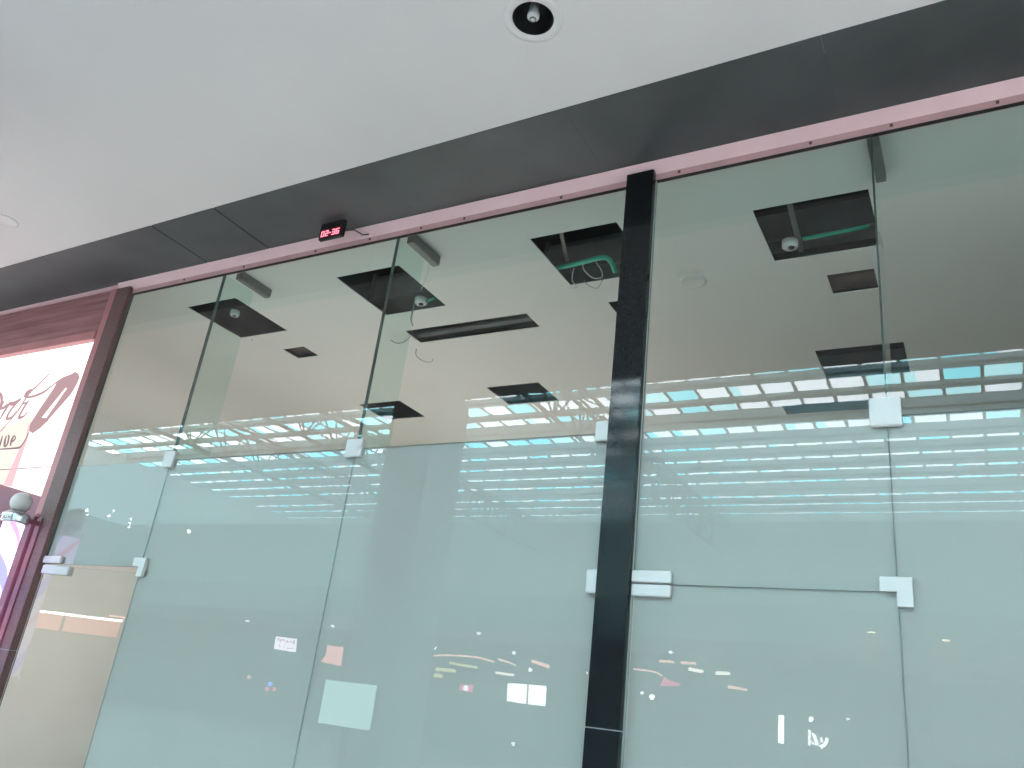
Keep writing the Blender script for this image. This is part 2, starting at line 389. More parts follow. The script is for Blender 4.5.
# ------------------------------------------------------------------ patch fittings
def patch(x0, x1, z0, z1, label, y0=-0.022, kind=STEEL, split=None):
    b = MB(); b.box(x0, x1, y0, 0.001, z0, z1, bev=0.004)
    if split is None: return tag(b.build('patch_fitting', kind, origin=((x0+x1)/2, 0, z0)), label, 'glass clamp')
patch(X1 - 0.055, X1 + 0.05, ZT - 0.055, ZT + 0.06, 'small square steel clamp at the leftmost joint of the transom line')
patch(X2 - 0.062, X2 + 0.062, ZT - 0.055, ZT + 0.055, 'square steel clamp on the transom joint between the left post and the black column')
patch(-1.605, XP0 + 0.015, ZT - 0.045, ZT + 0.06, 'narrow steel clamp half hidden by the black column at transom height', y0=-0.02)
patch(X3 - 0.068, X3 + 0.055, ZT - 0.05, ZT + 0.078, 'largest square steel clamp, on the right pane joint at transom height')
patch(-1.59, XP0 + 0.015, 2.157, 2.265, 'small steel clamp at the left side of the black column at door height', y0=-0.02)
patch(XP1 + 0.004, -1.185, ZD + 0.004, 2.265, 'upper steel pivot clamp right of the black column, above the door joint')
patch(XP1 + 0.006, -1.186, 2.152, ZD - 0.004, 'lower steel pivot clamp right of the black column, on the closed glass door')
b = MB(); L = [(-0.347, ZD), (-0.347, 2.264), (-0.232, 2.264), (-0.232, 2.152), (-0.288, 2.152), (-0.288, ZD)]
b.prism([(x, -0.022, z) for x, z in L], (0, 0.022, 0))
tag(b.build('corner_clamp', STEEL, origin=(X3, 0, ZD)), 'L shaped steel clamp at the top right corner of the closed glass door', 'glass clamp')
patch(XL1 + 0.01, -5.60, ZD + 0.006, 2.262, 'steel clamp beside the left post, above the door that stands ajar')
L = [(-4.815, ZD), (-4.815, 2.264), (-4.70, 2.264), (-4.70, 2.145), (-4.755, 2.145), (-4.755, ZD)]
b = MB(); b.prism([(x, -0.022, z) for x, z in L], (0, 0.022, 0))
tag(b.build('corner_clamp', STEEL, origin=(X1, 0, ZD)), 'L shaped steel clamp above the free corner of the ajar door', 'glass clamp')
b = MB(); b.box(0.0, 0.24, -0.022, 0.030, 2.14, ZD - 0.008, bev=0.004)
bmesh.ops.translate(b.bm, vec=HINGE, verts=b.bm.verts)
pv = b.build('pivot_clamp', STEEL, origin=HINGE); pv.parent = dl; pv.location = (0, 0, 0)

# ------------------------------------------------------------------ granite columns
c0 = empty('granite_column', (XP0, 0, 0), 'black polished granite column between the glass panes, centre of the shop front', 'column')
zc = [0, 1.592, ZS - 0.052]
for i, (a, c) in enumerate(zip(zc, zc[1:])):
    MB().box(XP0, XP1, -0.045, 0.012, a + (0.002 if i else 0), c - 0.002, bev=0.002).build('granite_slab', GRANITE, c0)
MB().box(XP0 + 0.002, XP1 - 0.002, -0.0425, 0.01, 1.5895, 1.5945).build('joint', JOINT, c0)
e = MB().box(XP1, XP1 + 0.005, -0.004, 0.012, 0, ZR).build('edge_bead', CHAN, c0); e['label'] = 'pale edge bead'
c1 = empty('granite_column', (XL0, 0, 0), 'dark granite post between the red wooden shop and the glass front', 'column')
zc = [0, 1.614, ZS - 0.05]
for i, (a, c) in enumerate(zip(zc, zc[1:])):
    MB().box(XL0, XL1, -0.042, 0.012, a + (0.002 if i else 0), c - 0.002, bev=0.002).build('granite_slab', GRANITE_GLARE, c1)
MB().box(XL0 + 0.002, XL1 - 0.002, -0.040, 0.01, 1.6115, 1.6165).build('joint', JOINT, c1)
MB().box(XL1, XL1 + 0.003, -0.004, 0.012, ZD, ZR).build('edge_bead', EDGE, c1)

# ------------------------------------------------------------------ soffit lamps and the clock
def ring_cover(x, y, r, label):
    b = MB(); b.lathe([(0, -0.004), (r*0.8, -0.004), (r*0.85, -0.007), (r, -0.004), (r, 0.003), (0, 0.003)], (x, y, ZS), 48)
    return tag(b.build('blank_cover', PLASTER, origin=(x, y, ZS)), label, 'ceiling cover')
d = empty('downlight', (lx, ly, ZS), 'round black recessed downlight with white bulb in the white ceiling', 'ceiling lamp')
MB().lathe([(0.094, 0.001), (0.097, -0.003), (0.120, -0.005), (0.136, -0.003), (0.138, 0.001), (0.094, 0.001)], (lx, ly, ZS), 48).build('trim_ring', PLASTER, d)
MB().lathe([(0.094, 0.0), (0.092, 0.04), (0.080, 0.085), (0.05, 0.11), (0.0, 0.115), (0.0, 0.12), (0.055, 0.115), (0.085, 0.09), (0.0945, 0.04), (0.0945, 0.0)], (lx, ly, ZS), 48).build('reflector', BLACKM, d)
MB().lathe([(0.0, -0.004), (0.010, -0.003), (0.020, 0.003), (0.028, 0.012), (0.028, 0.03), (0.024, 0.05), (0.018, 0.108), (0.0, 0.108)], (lx - 0.008, ly + 0.012, ZS + 0.012), 24).build('bulb', WHITEP, d)
MB().lathe([(0.012, -0.006), (0.016, -0.004), (0.016, 0.004), (0.012, 0.004), (0.012, -0.006)], (lx - 0.008, ly + 0.012, ZS + 0.012), 20).build('lamp_ring', STEEL_D, d)
ring_cover(-5.99, -1.0, 0.085, 'faint round blank cover in the white ceiling above the red shop')
def rcov(): 
    b = MB(); x, y = -1.56, 1.27
    b.lathe([(0, -0.005), (0.07, -0.005), (0.075, -0.009), (0.095, -0.004), (0.095, 0.003), (0, 0.003)], (x, y, ZS), 48)
    return tag(b.build('blank_cover', SHOPWALL, origin=(x, y, ZS)), 'round plaster cover on the shop ceiling just right of the black column', 'ceiling cover')
rcov()

ck = empty('led_clock', (-3.57, -0.155, ZS), 'small black box clock with red digits under the dark ceiling strip', 'clock')
kx0, kx1, kz0, kz1 = -3.675, -3.47, 4.374, ZS
MB().box(kx0, kx1, -0.17, -0.14, kz0, kz1 + 0.003, bev=0.004).build('case', BLACK, ck)
sc = MB().box(kx0 + 0.018, kx1 - 0.012, -0.173, -0.169, kz0 + 0.008, kz0 + 0.074, bev=0.001).build('display', REDSCR, ck)
segs = {'0': 'abcdef', '1': 'bc', '2': 'abged', '3': 'abgcd', '4': 'fgbc', '5': 'afgcd', '6': 'afgedc', '7': 'abc', '8': 'abcdefg', '9': 'abcfgd'}
b = MB(); w, h, t = 0.027, 0.044, 0.0065; z0 = kz0 + 0.015
def seg(x, s):
    X0, X1_ = x, x + w; zm = z0 + h/2
    R = {'a': (X0, X1_, z0+h-t, z0+h), 'g': (X0, X1_, zm-t/2, zm+t/2), 'd': (X0, X1_, z0, z0+t), 'f': (X0, X0+t, zm, z0+h), 'b': (X1_-t, X1_, zm, z0+h), 'e': (X0, X0+t, z0, zm), 'c': (X1_-t, X1_, z0, zm)}[s]
    b.box(R[0], R[1], -0.175, -0.172, R[2], R[3])
for x, dg in zip((-3.651, -3.616, -3.558, -3.523), '0236'):
    for s_ in segs[dg]: seg(x, s_)
b.box(-3.582, -3.569, -0.175, -0.172, z0 + h/2 - 0.004, z0 + h/2 + 0.004)
b.build('digits', DIGIT, ck)
MB().tube([(-3.48, -0.15, 4.42), (-3.44, -0.10, 4.45), (-3.43, -0.045, 4.455), (-3.41, -0.042, 4.44), (-3.36, -0.038, 4.438)], 0.005, 8).build('cable', SCREW, ck)

# ------------------------------------------------------------------ contents of the ceiling openings
def pipe(name, pts, r, m, label, cat, group=None):
    return tag(MB().tube(pts, r, 10).build(name, m, origin=pts[0]), label, cat, group)
def smooth_path(pts, n=6):
    pts = [Vector(p) for p in pts]; out = []
    for i in range(len(pts)-1):
        p0, p1, p2, p3 = pts[max(i-1, 0)], pts[i], pts[i+1], pts[min(i+2, len(pts)-1)]
        for k in range(n):
            t = k / n
            out.append(0.5*((2*p1) + (p2-p0)*t + (2*p0-5*p1+4*p2-p3)*t*t + (3*p1-p0-3*p2+p3)*t**3))
    out.append(pts[-1]); return out
pipe('conduit', smooth_path([up(556, 268.5, 4.56), up(580, 263, 4.57), up(603, 257.5, 4.57), up(611, 262, 4.56), up(615, 272, 4.53)], 6), 0.018, GREEN,
     'bright green bent conduit in the ceiling opening left of the black column', 'pipe')
pipe('conduit', [up(803, 239, 4.56), up(835, 233, 4.56), up(869, 226, 4.56)], 0.012, GREEN, 'thin straight green conduit in the large opening right of the black column', 'pipe')
pipe('conduit', [up(424, 302, 4.55), up(436, 298, 4.56)], 0.010, GREEN, 'short green conduit beside the white box in the opening below the red clock', 'pipe')
def duct(x0, x1, y0, y1, z0, z1, label):
    r = empty('air_duct', ((x0+x1)/2, (y0+y1)/2, z0), label, 'duct')
    MB().box(x0, x1, y0, y1, z0, z1, bev=0.01).build('duct_body', DUCT, r)
    f = MB(); f.box(x0 - 0.0, x0 + 0.03, y0 - 0.02, y1 + 0.02, z0 - 0.02, z1 + 0.02, bev=0.004); f.build('flange', DUCT, r)
    f = MB(); f.box(x1 - 0.03, x1, y0 - 0.02, y1 + 0.02, z0 - 0.02, z1 + 0.02, bev=0.004); f.build('flange', DUCT, r)
duct(-2.62, -1.60, 1.05, 1.33, 4.60, 4.86, 'grey metal duct above the ceiling opening left of the black column')
duct(-4.26, -3.30, 1.06, 1.33, 4.64, 4.88, 'grey metal duct above the square ceiling opening below the red clock')
duct(-1.20, -0.20, 1.25, 1.42, 4.70, 4.92, 'grey metal duct above the large opening right of the black column')
def jbox(p, r, label):
    e = empty('junction_box', p, label, 'junction box')
    MB().lathe([(0, -0.03), (r*0.8, -0.03), (r, -0.02), (r, 0.02), (0, 0.02)], p, 20).build('box_body', WHITEP, e)
    MB().lathe([(0, -0.038), (r*0.35, -0.038), (r*0.4, -0.03), (0, -0.03)], Vector(p) + Vector((r*0.2, -r*0.1, 0)), 14).build('knockout', BLACKM, e)
jbox(up(790, 244, 4.57), 0.05, 'round white junction box in the large opening right of the black column')
jbox(up(421, 301, 4.56), 0.05, 'round white junction box in the ceiling opening below the red clock')
jbox(up(235, 313, 4.57), 0.04, 'round junction box in the square ceiling opening furthest left')
def strut(p0, p1, w, label):
    b = MB(); p0, p1 = Vector(p0), Vector(p1); dx = Vector((w/2, 0, 0)); 
    b.prism([p0 - dx, p0 + dx, p0 + dx + Vector((0, 0, w)), p0 - dx + Vector((0, 0, w))], p1 - p0)
    tag(b.build('ceiling_strut', STEEL_D, origin=p0), label, 'strut')
strut(up(789, 203, 4.60), up(801, 252, 4.60), 0.03, 'grey steel channel across the large opening right of the black column')
strut(up(561, 233, 4.62), up(567, 262, 4.62), 0.025, 'grey steel channel across the opening left of the black column')
b = MB(); p, p2 = up(410, 334.5, 4.54), up(535, 315.5, 4.54)
b.prism([p + Vector((0, 0.02, 0)), p + Vector((0, 0.08, 0)), p + Vector((0, 0.08, 0.02)), p + Vector((0, 0.02, 0.02))], p2 - p)
tag(b.build('diffuser_blade', DUCT, origin=p), 'grey metal blade running along the long narrow ceiling slot', 'diffuser')
tag(MB().box(-0.76, -0.40, 1.56, 1.76, 4.545, 4.565, bev=0.004).build('backing_board', BROWN, origin=(-0.58, 1.66, 4.545)), 'brown board lying over the small opening right of the black column', 'board')
tag(MB().box(-5.56, -5.20, 1.36, 1.64, 4.56, 4.58, bev=0.004).build('backing_board', BROWN, origin=(-5.38, 1.5, 4.56)), 'brown board lying over the smallest opening at the left', 'board')
def wire(px, m, r, label, z=4.5):
    pts = [up(a, c, zz) for a, c, zz in px]
    tag(MB().tube(smooth_path(pts, 5), r, 6).build('hanging_wire', m, origin=pts[0]), label, 'wire', 'hanging wires')
wire([(596, 262, 4.55), (601, 270, 4.50), (602, 277, 4.47), (593, 278, 4.46), (584, 270, 4.50), (583, 264, 4.54)], WIREW, 0.004, 'pale wire loop hanging from the opening with the bent green conduit')
wire([(603, 280, 4.48), (597, 288, 4.46), (588, 285, 4.47), (584, 280, 4.50)], WIRE, 0.003, 'thin grey wire curl below the opening with the bent green conduit')
wire([(574, 268, 4.55), (572, 280, 4.50), (577, 287, 4.47), (570, 288, 4.46)], WIREW, 0.003, 'short pale wire at the left part of the opening with the bent green conduit')
wire([(414, 304, 4.55), (412, 314, 4.48), (411, 320, 4.44), (413, 326, 4.42)], WIRE, 0.005, 'grey wire hanging straight below the round box under the red clock')
wire([(413, 334, 4.52), (404, 342, 4.46), (396, 343, 4.44), (391, 340, 4.44)], WIRE, 0.004, 'grey wire curling left from the long narrow slot')
wire([(417, 347, 4.52), (416, 355, 4.45), (423, 361, 4.43), (431, 362, 4.43), (433, 359, 4.44)], WIRE, 0.004, 'grey wire hooking down below the long narrow slot')
wire([(252, 336, 4.55), (252, 340, 4.49)], WIRE, 0.006, 'short wire stub below the square opening furthest left')
wire([(430, 262, 4.46), (427, 275, 4.36), (421, 290, 4.28)], WIREW, 0.003, 'thin pale wire hanging from the head bracket by the clock joint')
wire([(879, 232, 4.40), (881, 240, 4.36), (882.5, 248, 4.33)], BLACK, 0.006, 'short black wire end hanging behind the right pane joint')

# ------------------------------------------------------------------ neighbouring barber shop (left)
fb = empty('wooden_fascia', (-7.5, 0, 4.04), 'reddish brown wooden plank fascia over the lit barber sign', 'fascia')
for i in range(4):
    z = 4.075 + i*0.096
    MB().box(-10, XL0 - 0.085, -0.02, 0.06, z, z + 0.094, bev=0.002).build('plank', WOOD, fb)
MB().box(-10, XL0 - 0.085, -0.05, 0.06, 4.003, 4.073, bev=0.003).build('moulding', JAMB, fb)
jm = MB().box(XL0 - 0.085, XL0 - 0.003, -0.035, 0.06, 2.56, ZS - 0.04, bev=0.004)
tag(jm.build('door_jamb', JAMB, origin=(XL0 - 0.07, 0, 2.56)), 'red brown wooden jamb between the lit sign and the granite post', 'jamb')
SX = XL0 - 0.089
bot = lambda x: 2.712 + (-6.143 - x) * 0.185
sg = empty('barber_sign', (-7.5, -0.01, 3.0), 'glowing white barber shop sign with mauve script and razor emblem', 'sign')
MB().prism([(-10, 0.0, 4.00), (SX, 0.0, 4.00), (SX, 0.0, bot(SX)), (-10, 0.0, bot(-10))], (0, 0.06, 0)).build('lit_panel', LIT, sg)
def on(px, py, y=-0.003): p = at(px, py, 0.0); return Vector((p.x, y, p.z))
def flat(pts, y=-0.003, d=0.003): return MB().prism([on(a, c, y) for a, c in pts], (0, d, 0))
flat([(0, 428), (14, 424), (32, 416), (28, 440), (19, 449), (0, 449)]).build('cream_patch', LITC, sg)
flat([(0, 451), (17, 451), (10, 470), (4, 485), (0, 484)]).build('cream_patch', LITC, sg)
flat([(19, 450), (26, 438), (29, 425), (32, 425), (27, 442), (22, 456), (12, 487), (4, 485)], -0.004, 0.002).build('pink_band', LITP, sg)
def stroke(b, pts, w, y=-0.006):
    pts = [on(a, c, y) for a, c in pts]; pts = smooth_path(pts, 5)
    L_, R_ = [], []
    for i, p in enumerate(pts):
        t = (pts[min(i+1, len(pts)-1)] - pts[max(i-1, 0)]).normalized(); nrm = Vector((-t.z, 0, t.x))
        ww = w*(0.55 + 0.45*math.sin(math.pi*min(1, (i+1)/len(pts)*1.15)))
        L_.append(p + nrm*ww/2); R_.append(p - nrm*ww/2)
    for i in range(len(pts)-1): b.prism([L_[i], L_[i+1], R_[i+1], R_[i]], (0, 0.002, 0))
b = MB()
for s_, w in (([(0, 393), (2, 397), (2, 402), (0, 406)], .022), ([(0, 409), (3, 403), (4, 401)], .03), ([(0, 409), (4, 408), (8, 405), (12, 404)], .02),
              ([(10, 404), (6, 410), (3, 415), (0, 420)], .022), ([(9, 404), (15, 403.5), (19, 401), (21.5, 399)], .028), ([(21.5, 399), (13, 408), (8, 416), (8, 419), (12, 417.5), (17, 412)], .020),
              ([(50, 374), (38, 386), (32, 391), (26, 399), (20, 409), (14, 416.5), (8, 424), (0, 432.5)], .014), ([(29, 401), (25, 407), (20, 416), (20.5, 418), (25, 416), (28, 412)], .020),
              ([(23, 404), (27, 403), (29.5, 402)], .012), ([(32, 391), (27, 394), (25.5, 397.5)], .035), ([(26, 397.5), (34, 396.5), (44, 392.5), (50, 388), (57, 382.5)], .016)):
    stroke(b, s_, w*1.5)
b.build('script', INK, sg)
b = MB()
for s_, w in (([(0, 447), (1.5, 442), (3, 436)], .018), ([(5, 447), (5.5, 441), (7, 436)], .02), ([(5.5, 447), (8, 444), (9.5, 437), (8.5, 435.5)], .017), ([(11, 446), (12, 441), (14, 437), (15.5, 436)], .020), ([(12.5, 442), (15.5, 439.5), (16, 436.5)], .014),
              ([(0, 449.5), (12, 448.8), (19, 448), (22, 446), (26, 440), (29, 433)], .014)):
    stroke(b, s_, w*1.3)
b.build('subtitle', INKG, sg)
b = flat([(57, 382), (64, 377.5), (72, 374.5), (76, 372), (79, 374), (80, 378), (78, 383), (73, 392), (71, 395), (48, 421), (46, 421), (47, 418.5), (68, 388.5), (66, 388), (42, 418), (50, 418.5), (48.5, 421), (40, 429), (33, 433.5), (30, 431), (31, 424), (40, 410), (55, 388), (57, 384)], -0.0075, 0.003)
b.build('razor_emblem', INK, sg)
MB().prism([on(0, 469.6, -0.004), on(54, 466.2, -0.004), on(54, 466.8, -0.004), on(0, 470.4, -0.004)], (0, 0.003, 0)).build('panel_joint', INKG, sg)
# dark red wall under the sign
struct(MB().prism([(-10, 0.03, bot(-10) - 0.004), (SX, 0.03, bot(SX) - 0.004), (SX, 0.03, 0), (-10, 0.03, 0)], (0, 0.06, 0)).build('wall_barber', MAROON))
tag(MB().box(-6.13, -6.034, -0.05, 0.03, 0, 2.545, bev=0.006).build('door_post', MAROON, origin=(-6.08, 0, 0)), 'maroon door post behind the glowing barber pole', 'post')
# barber pole
PX, PY = -5.957, -0.22
bp = empty('barber_pole', (PX, PY, 1.2), 'glowing barber pole with chrome cap and milky globe beside the granite post', 'barber pole')
MB().lathe([(0, 1.45), (0.07, 1.45), (0.07, 2.445), (0, 2.445)], (PX, PY, 0), 36).build('striped_cylinder', POLE, bp)
MB().lathe([(0, 2.445), (0.082, 2.445), (0.094, 2.458), (0.088, 2.478), (0.096, 2.498), (0.086, 2.514), (0.064, 2.526), (0.045, 2.54), (0, 2.54)], (PX, PY, 0), 36).build('chrome_cap', CHROME, bp)
MB().lathe([(0, 1.30), (0.05, 1.31), (0.08, 1.37), (0.09, 1.41), (0.08, 1.45), (0, 1.45)], (PX, PY, 0), 36).build('chrome_base', CHROME, bp)
MB().lathe([(0.072*math.sin(a), 2.598 - 0.072*math.cos(a)) for a in [math.pi*k/18 for k in range(19)]], (PX, PY, 0), 36).build('globe', GLOBE, bp)
k_ = MB(); k_.box(PX - 0.02, PX + 0.02, PY + 0.06, -0.044, 2.47, 2.50, bev=0.004); k_.box(PX - 0.02, PX + 0.02, PY + 0.06, -0.044, 1.38, 1.42, bev=0.004); k_.box(PX-0.03, PX+0.03, -0.052, -0.0425, 1.36, 2.53, bev=0.003)
k_.build('wall_bracket', MAROON, bp)

# ------------------------------------------------------------------ the mall across the walkway, mirrored in the glass
# column at the soffit edge
mc = empty('mall_column', (-4.68, -2.72, 0), 'pale square mall column mirrored in the panes left of the black column', 'column')
MB().box(-4.96, -4.42, -3.0, -2.45, 0.0, ZS - 0.002, bev=0.01).build('shaft', COLM, mc)
MB().box(-4.98, -4.40, -3.02, -2.43, 0.0, 0.15, bev=0.01).build('base', STEEL_D, mc)
# roof with skylight rows
ratios = [(2.165, .11), (2.33, .078), (2.455, .052), (2.67, .062), (2.85, .028), (2.998, .026), (3.148, .026), (3.293, .026), (3.505, .026), (3.64, .018), (3.79, .016)]
HR = RZF - 1.6
rows = []
for c, w in ratios:
    rows.append((-(c*HR - 3.5), w*HR))
RX0, RX1, SKX0 = -46, 9, -30.8
b = MB(); edges = [YS] + [v for y, w in rows for v in (y + w/2, y - w/2)] + [-28.2]
for i in range(0, len(edges), 2): b.box(RX0, RX1, edges[i+1], edges[i], RZF, RZF + 0.015)
for y, w in rows: b.box(RX0, SKX0, y - w/2, y + w/2, RZF, RZF + 0.015)
struct(b.build('ceiling_atrium', ROOF))
pitch = 0.78
for n, (y, w) in enumerate(rows):
    b = MB(); x = SKX0; k = 0
    while x < RX1 - 0.1:
        x2 = min(x + pitch, RX1); u = random.random()
        mm = CYAN if u < .22 else (CYAN2 if u < .5 else CLEAR)
        sp = random.random() < .25
        if sp:
            b.m(mm).box(x + .04, x + pitch*.35, y - w/2, y + w/2, RZF + .002, RZF + .008); b.m(CLEAR).box(x + pitch*.37, x2 - .04, y - w/2, y + w/2, RZF + .002, RZF + .008)
        else: b.m(mm).box(x + .04, x2 - .04, y - w/2, y + w/2, RZF + .002, RZF + .008)
        x = x2
    o = struct(b.build('window_%d' % (n + 9), origin=(-9, y, RZF)))
    b = MB(); x = SKX0
    while x < RX1 - 0.1: b.box(x - .04, x + .04, y - w/2, y + w/2, RZF - .012, RZF + .016); x += pitch
    b.build('mullions', TRUSS, o)
# purlins
b = MB()
for i in range(2, len(edges) - 2, 2):
    ym = (edges[i] + edges[i+1]) / 2
    b.box(SKX0, RX1, ym - .04, ym + .04, RZF - .04, RZF - .001)
struct(b.build('trim_3', TRUSS))
# roof trusses
def truss(x, label):
    t = empty('roof_truss', (x, -15, RZF - 1.0), label, 'truss')
    T = [(x - .28, RZF - .14), (x + .28, RZF - .14), (x, RZF - 1.25)]
    for (xx, zz) in T: MB().tube([(xx, YS - 0.05, zz), (xx, -27.9, zz)], .055, 8).build('chord', TRUSS, t)
    w = MB(); y = YS - 0.3; k = 0; st = 1.5
    while y > -27.0:
        for s_ in (0, 1):
            w.tube([(T[s_][0], y, T[s_][1]), (x, y - st/2, RZF - 1.25)], .028, 6); w.tube([(x, y - st/2, RZF - 1.25), (T[s_][0], y - st, T[s_][1])], .028, 6)
        w.tube([(T[0][0], y, T[0][1]), (T[1][0], y, T[1][1])], .028, 6); w.tube([(T[0][0], y, T[0][1]), (T[1][0], y - st, T[1][1])], .024, 6)
        y -= st
    w.build('web_lattice', TRUSS, t)
truss(-8.7, 'grey lattice roof truss mirrored behind and beside the black column')
truss(-16.8, 'grey lattice roof truss mirrored left of the mall column, above the middle clamp')
truss(-21.6, 'grey lattice roof truss mirrored furthest left, near the leftmost clamp')
# far gallery edge, soffit and shopfronts
struct(MB().box(-45.7, 9, -22.25, -22.0, 4.4, 5.5).build('trim_4', WALLD))
struct(MB().box(-45.7, 9, -28.0, -22.25, 4.4, 4.6).build('ceiling_far', WALLM))
struct(MB().box(-45.7, 9, -28.0, -27.9, 0, 4.4).build('wall_shopfront', WALLD))
Yf = -27.8
def quad_sign(name, px, m, label, cat, frame=True, Y=Yf):
    p = [mir(a, c, Y) for a, c in px]; c = sum(p, Vector())/len(p)
    r = empty(name, (c.x, Y, min(v.z for v in p)), label, cat)
    MB().prism(p, (0, -0.04, 0)).build('lit_face', m, r)
    x0, x1, z0, z1 = min(v.x for v in p), max(v.x for v in p), min(v.z for v in p), max(v.z for v in p)
    MB().box(x0 - .005, x1 + .005, Y - 0.1, Y - 0.042, z0 - .005, z1 + .005, bev=.004).build('casing', STEEL_D, r)
    return r
lb = empty('light_panel', (-4.26, -1.70, 0), 'large pale mint lit notice board mirrored low between the left panes', 'sign')
MB().box(-4.505, -4.025, -1.73, -1.70, 1.378, 1.69).build('lit_face', MINT, lb)
MB().box(-4.51, -4.02, -1.77, -1.731, 1.373, 1.695, bev=.004).build('casing', STEEL_D, lb)
MB().box(-4.29, -4.24, -1.765, -1.735, 0.02, 1.374, bev=.004).build('post', STEEL_D, lb)
MB().box(-4.45, -4.08, -1.90, -1.60, 0.0, 0.02, bev=.004).build('base', STEEL_D, lb)
quad_sign('window_light', [(508, 683), (526.6, 684.5), (525.6, 704), (507, 701)], W8, 'bright white panel mirrored left of the black column, left one of the pair', 'sign')
quad_sign('window_light', [(529, 684.7), (546, 686), (545, 706), (528, 704)], W8, 'bright white panel mirrored left of the black column, right one of the pair', 'sign')
quad_sign('light_panel', [(327, 645), (343, 647), (341, 666), (320, 662), (326, 655)], PANEL, 'small salmon lit panel mirrored above the mint panel', 'sign')
r = quad_sign('shop_sign', [(276, 636), (297, 639), (295, 652), (274, 649)], TXT, 'white and pink two line shop sign mirrored in the left pane', 'sign')
b = MB()
for i, (a, c, h_) in enumerate([(278.5, 638.5, 3.5), (281, 640, 3.2), (284, 639.5, 2), (287.5, 641, 3), (291, 641, 2.2), (294, 641.5, 3), (280, 645.8, 1.2), (284.5, 646.6, 1.2), (288.5, 648, 1.4), (292, 648, 1.2)]):
    p = mir(a, c, Yf); k = h_*0.037; MB().box(p.x - .05, p.x + .05, Yf, Yf + .02, p.z - k, p.z + k/3).build('letter', TXTD, r)
quad_sign('shop_sign', [(460, 684), (473, 685), (472, 692), (459, 690)], REDL, 'small red lit sign mirrored left of the bright white pair', 'sign')
quad_sign('shop_sign', [(664, 677), (671, 681), (680, 683), (679, 686), (670, 686), (660, 686)], REDL, 'red lit blob of a shop sign mirrored right of the black column', 'sign')
quad_sign('strip_light', [(778.5, 715), (784, 715.5), (783.5, 744), (778, 743)], W8, 'upright white strip light mirrored low in the closed door', 'lamp')
r = empty('letter_sign', tuple(mir(818, 748, Yf)), 'white letters of a shop sign mirrored low in the closed door', 'sign')
for pts, w in (([(809.5, 730), (809.2, 745)], .035), ([(812, 733), (815, 738), (817, 745)], .05), ([(813, 744), (813.5, 743)], .06), ([(821, 738), (822, 742)], .045), ([(827, 738), (826, 743), (822, 746.5), (820.5, 745.5)], .05)):
    pp = smooth_path([mir(a, c, Yf) for a, c in pts], 4); MB().tube(pp, w, 8).build('letter', W8, r)
def tube_lamp(px, m, label, w=.045, Y=-26.5):
    pts = smooth_path([mir(a, c, Y) for a, c in px], 4)
    e = empty('tube_light', pts[0], label, 'lamp', 'light tubes of the far shop')
    MB().tube(pts, w, 8).build('tube', m, e)
    for p in (pts[0], pts[-1]): MB().tube([p, (p.x, p.y, 4.401)], .008, 6).build('hanger', STEEL_D, e)
tl = 'left of the black column, over the white pair'
tube_lamp([(414, 657), (421, 657.5), (427, 658.5)], NEON, 'short dim salmon light tube, leftmost ' + tl, .03)
tube_lamp([(432, 655.5), (455, 655.5), (478, 657.5), (494, 662)], NEON, 'long curved salmon tube ' + tl, .03)
tube_lamp([(450, 662.5), (458, 664.5), (477, 667.5)], NEONY, 'yellow white tube below the curved one ' + tl)
tube_lamp([(498, 659), (508, 662), (516, 665.5)], NEON, 'slanted salmon tube beside the curved one ' + tl, .03)
tube_lamp([(532, 661), (541, 664), (549, 667)], NEON, 'rightmost slanted salmon light tube ' + tl, .06)
tube_lamp([(496, 672.5), (505, 674), (514, 675)], NEONW, 'lowest warm white light tube ' + tl)
tube_lamp([(436, 669), (446, 670), (455, 671)], NEONY, 'thick dim yellow light tube ' + tl, .07)
tube_lamp([(434, 675), (442, 676)], NEONY, 'shortest dim yellow light tube ' + tl, .07)
tr_ = 'in the closed door right of the column'
tube_lamp([(660, 661), (674, 662)], NEON, 'upper left salmon light tube ' + tr_)
tube_lamp([(681, 662.5), (696, 663.5)], NEON, 'upper right salmon light tube ' + tr_)
tube_lamp([(689, 669), (703, 671.5)], NEONW, 'bright warm tube second from top ' + tr_, .06)
tube_lamp([(716, 673), (730, 673.5)], NEONW, 'bright level warm light tube ' + tr_, .06)
tube_lamp([(728, 687), (737, 688), (747, 690)], NEON, 'lowest salmon light tube ' + tr_)
tube_lamp([(633, 669), (650, 671), (657, 673), (662, 676)], NEON, 'curved salmon light tube at the left edge ' + tr_, .03)
def spot_lamp(px, py, label, m=SPOTW, z=4.4, r=.09, group='mirrored spot lamps'):
    p = mir_up(px, py, z)
    e = empty('spot_lamp', p, label, 'lamp', group)
    MB().lathe([(0, -.09), (r*.5, -.08), (r*.85, -.05), (r, -.012), (r, 0.0), (0, 0.0)], p, 16).build('lens', m, e)
    MB().lathe([(r, -.02), (r + .04, -.02), (r + .04, 0.0), (r, 0.0)], p, 16).build('rim', STEEL, e)
for a, c, lb in ((333, 625, 'between the shop sign and the mall column'), (479, 632, 'highest above the long curved light tube'), (248, 620, 'up left of the two line shop sign'),
                 (671, 651, 'above the light tubes right of the black column')):
    spot_lamp(a, c, 'small white ceiling spot mirrored ' + lb)
def bulb(px, py, m, label, r=.08, Y=-26.8):
    p = mir(px, py, Y)
    e = empty('bulb_lamp', p, label, 'lamp', 'mirrored bulbs')
    MB().lathe([(r*math.sin(a), -r*math.cos(a)) for a in [math.pi*k/10 for k in range(11)]], p, 14).build('globe', m, e)
    MB().lathe([(0, r*.9), (r*.45, r*.9), (r*.45, r*1.6), (0, r*1.6)], p, 12).build('socket', STEEL_D, e)
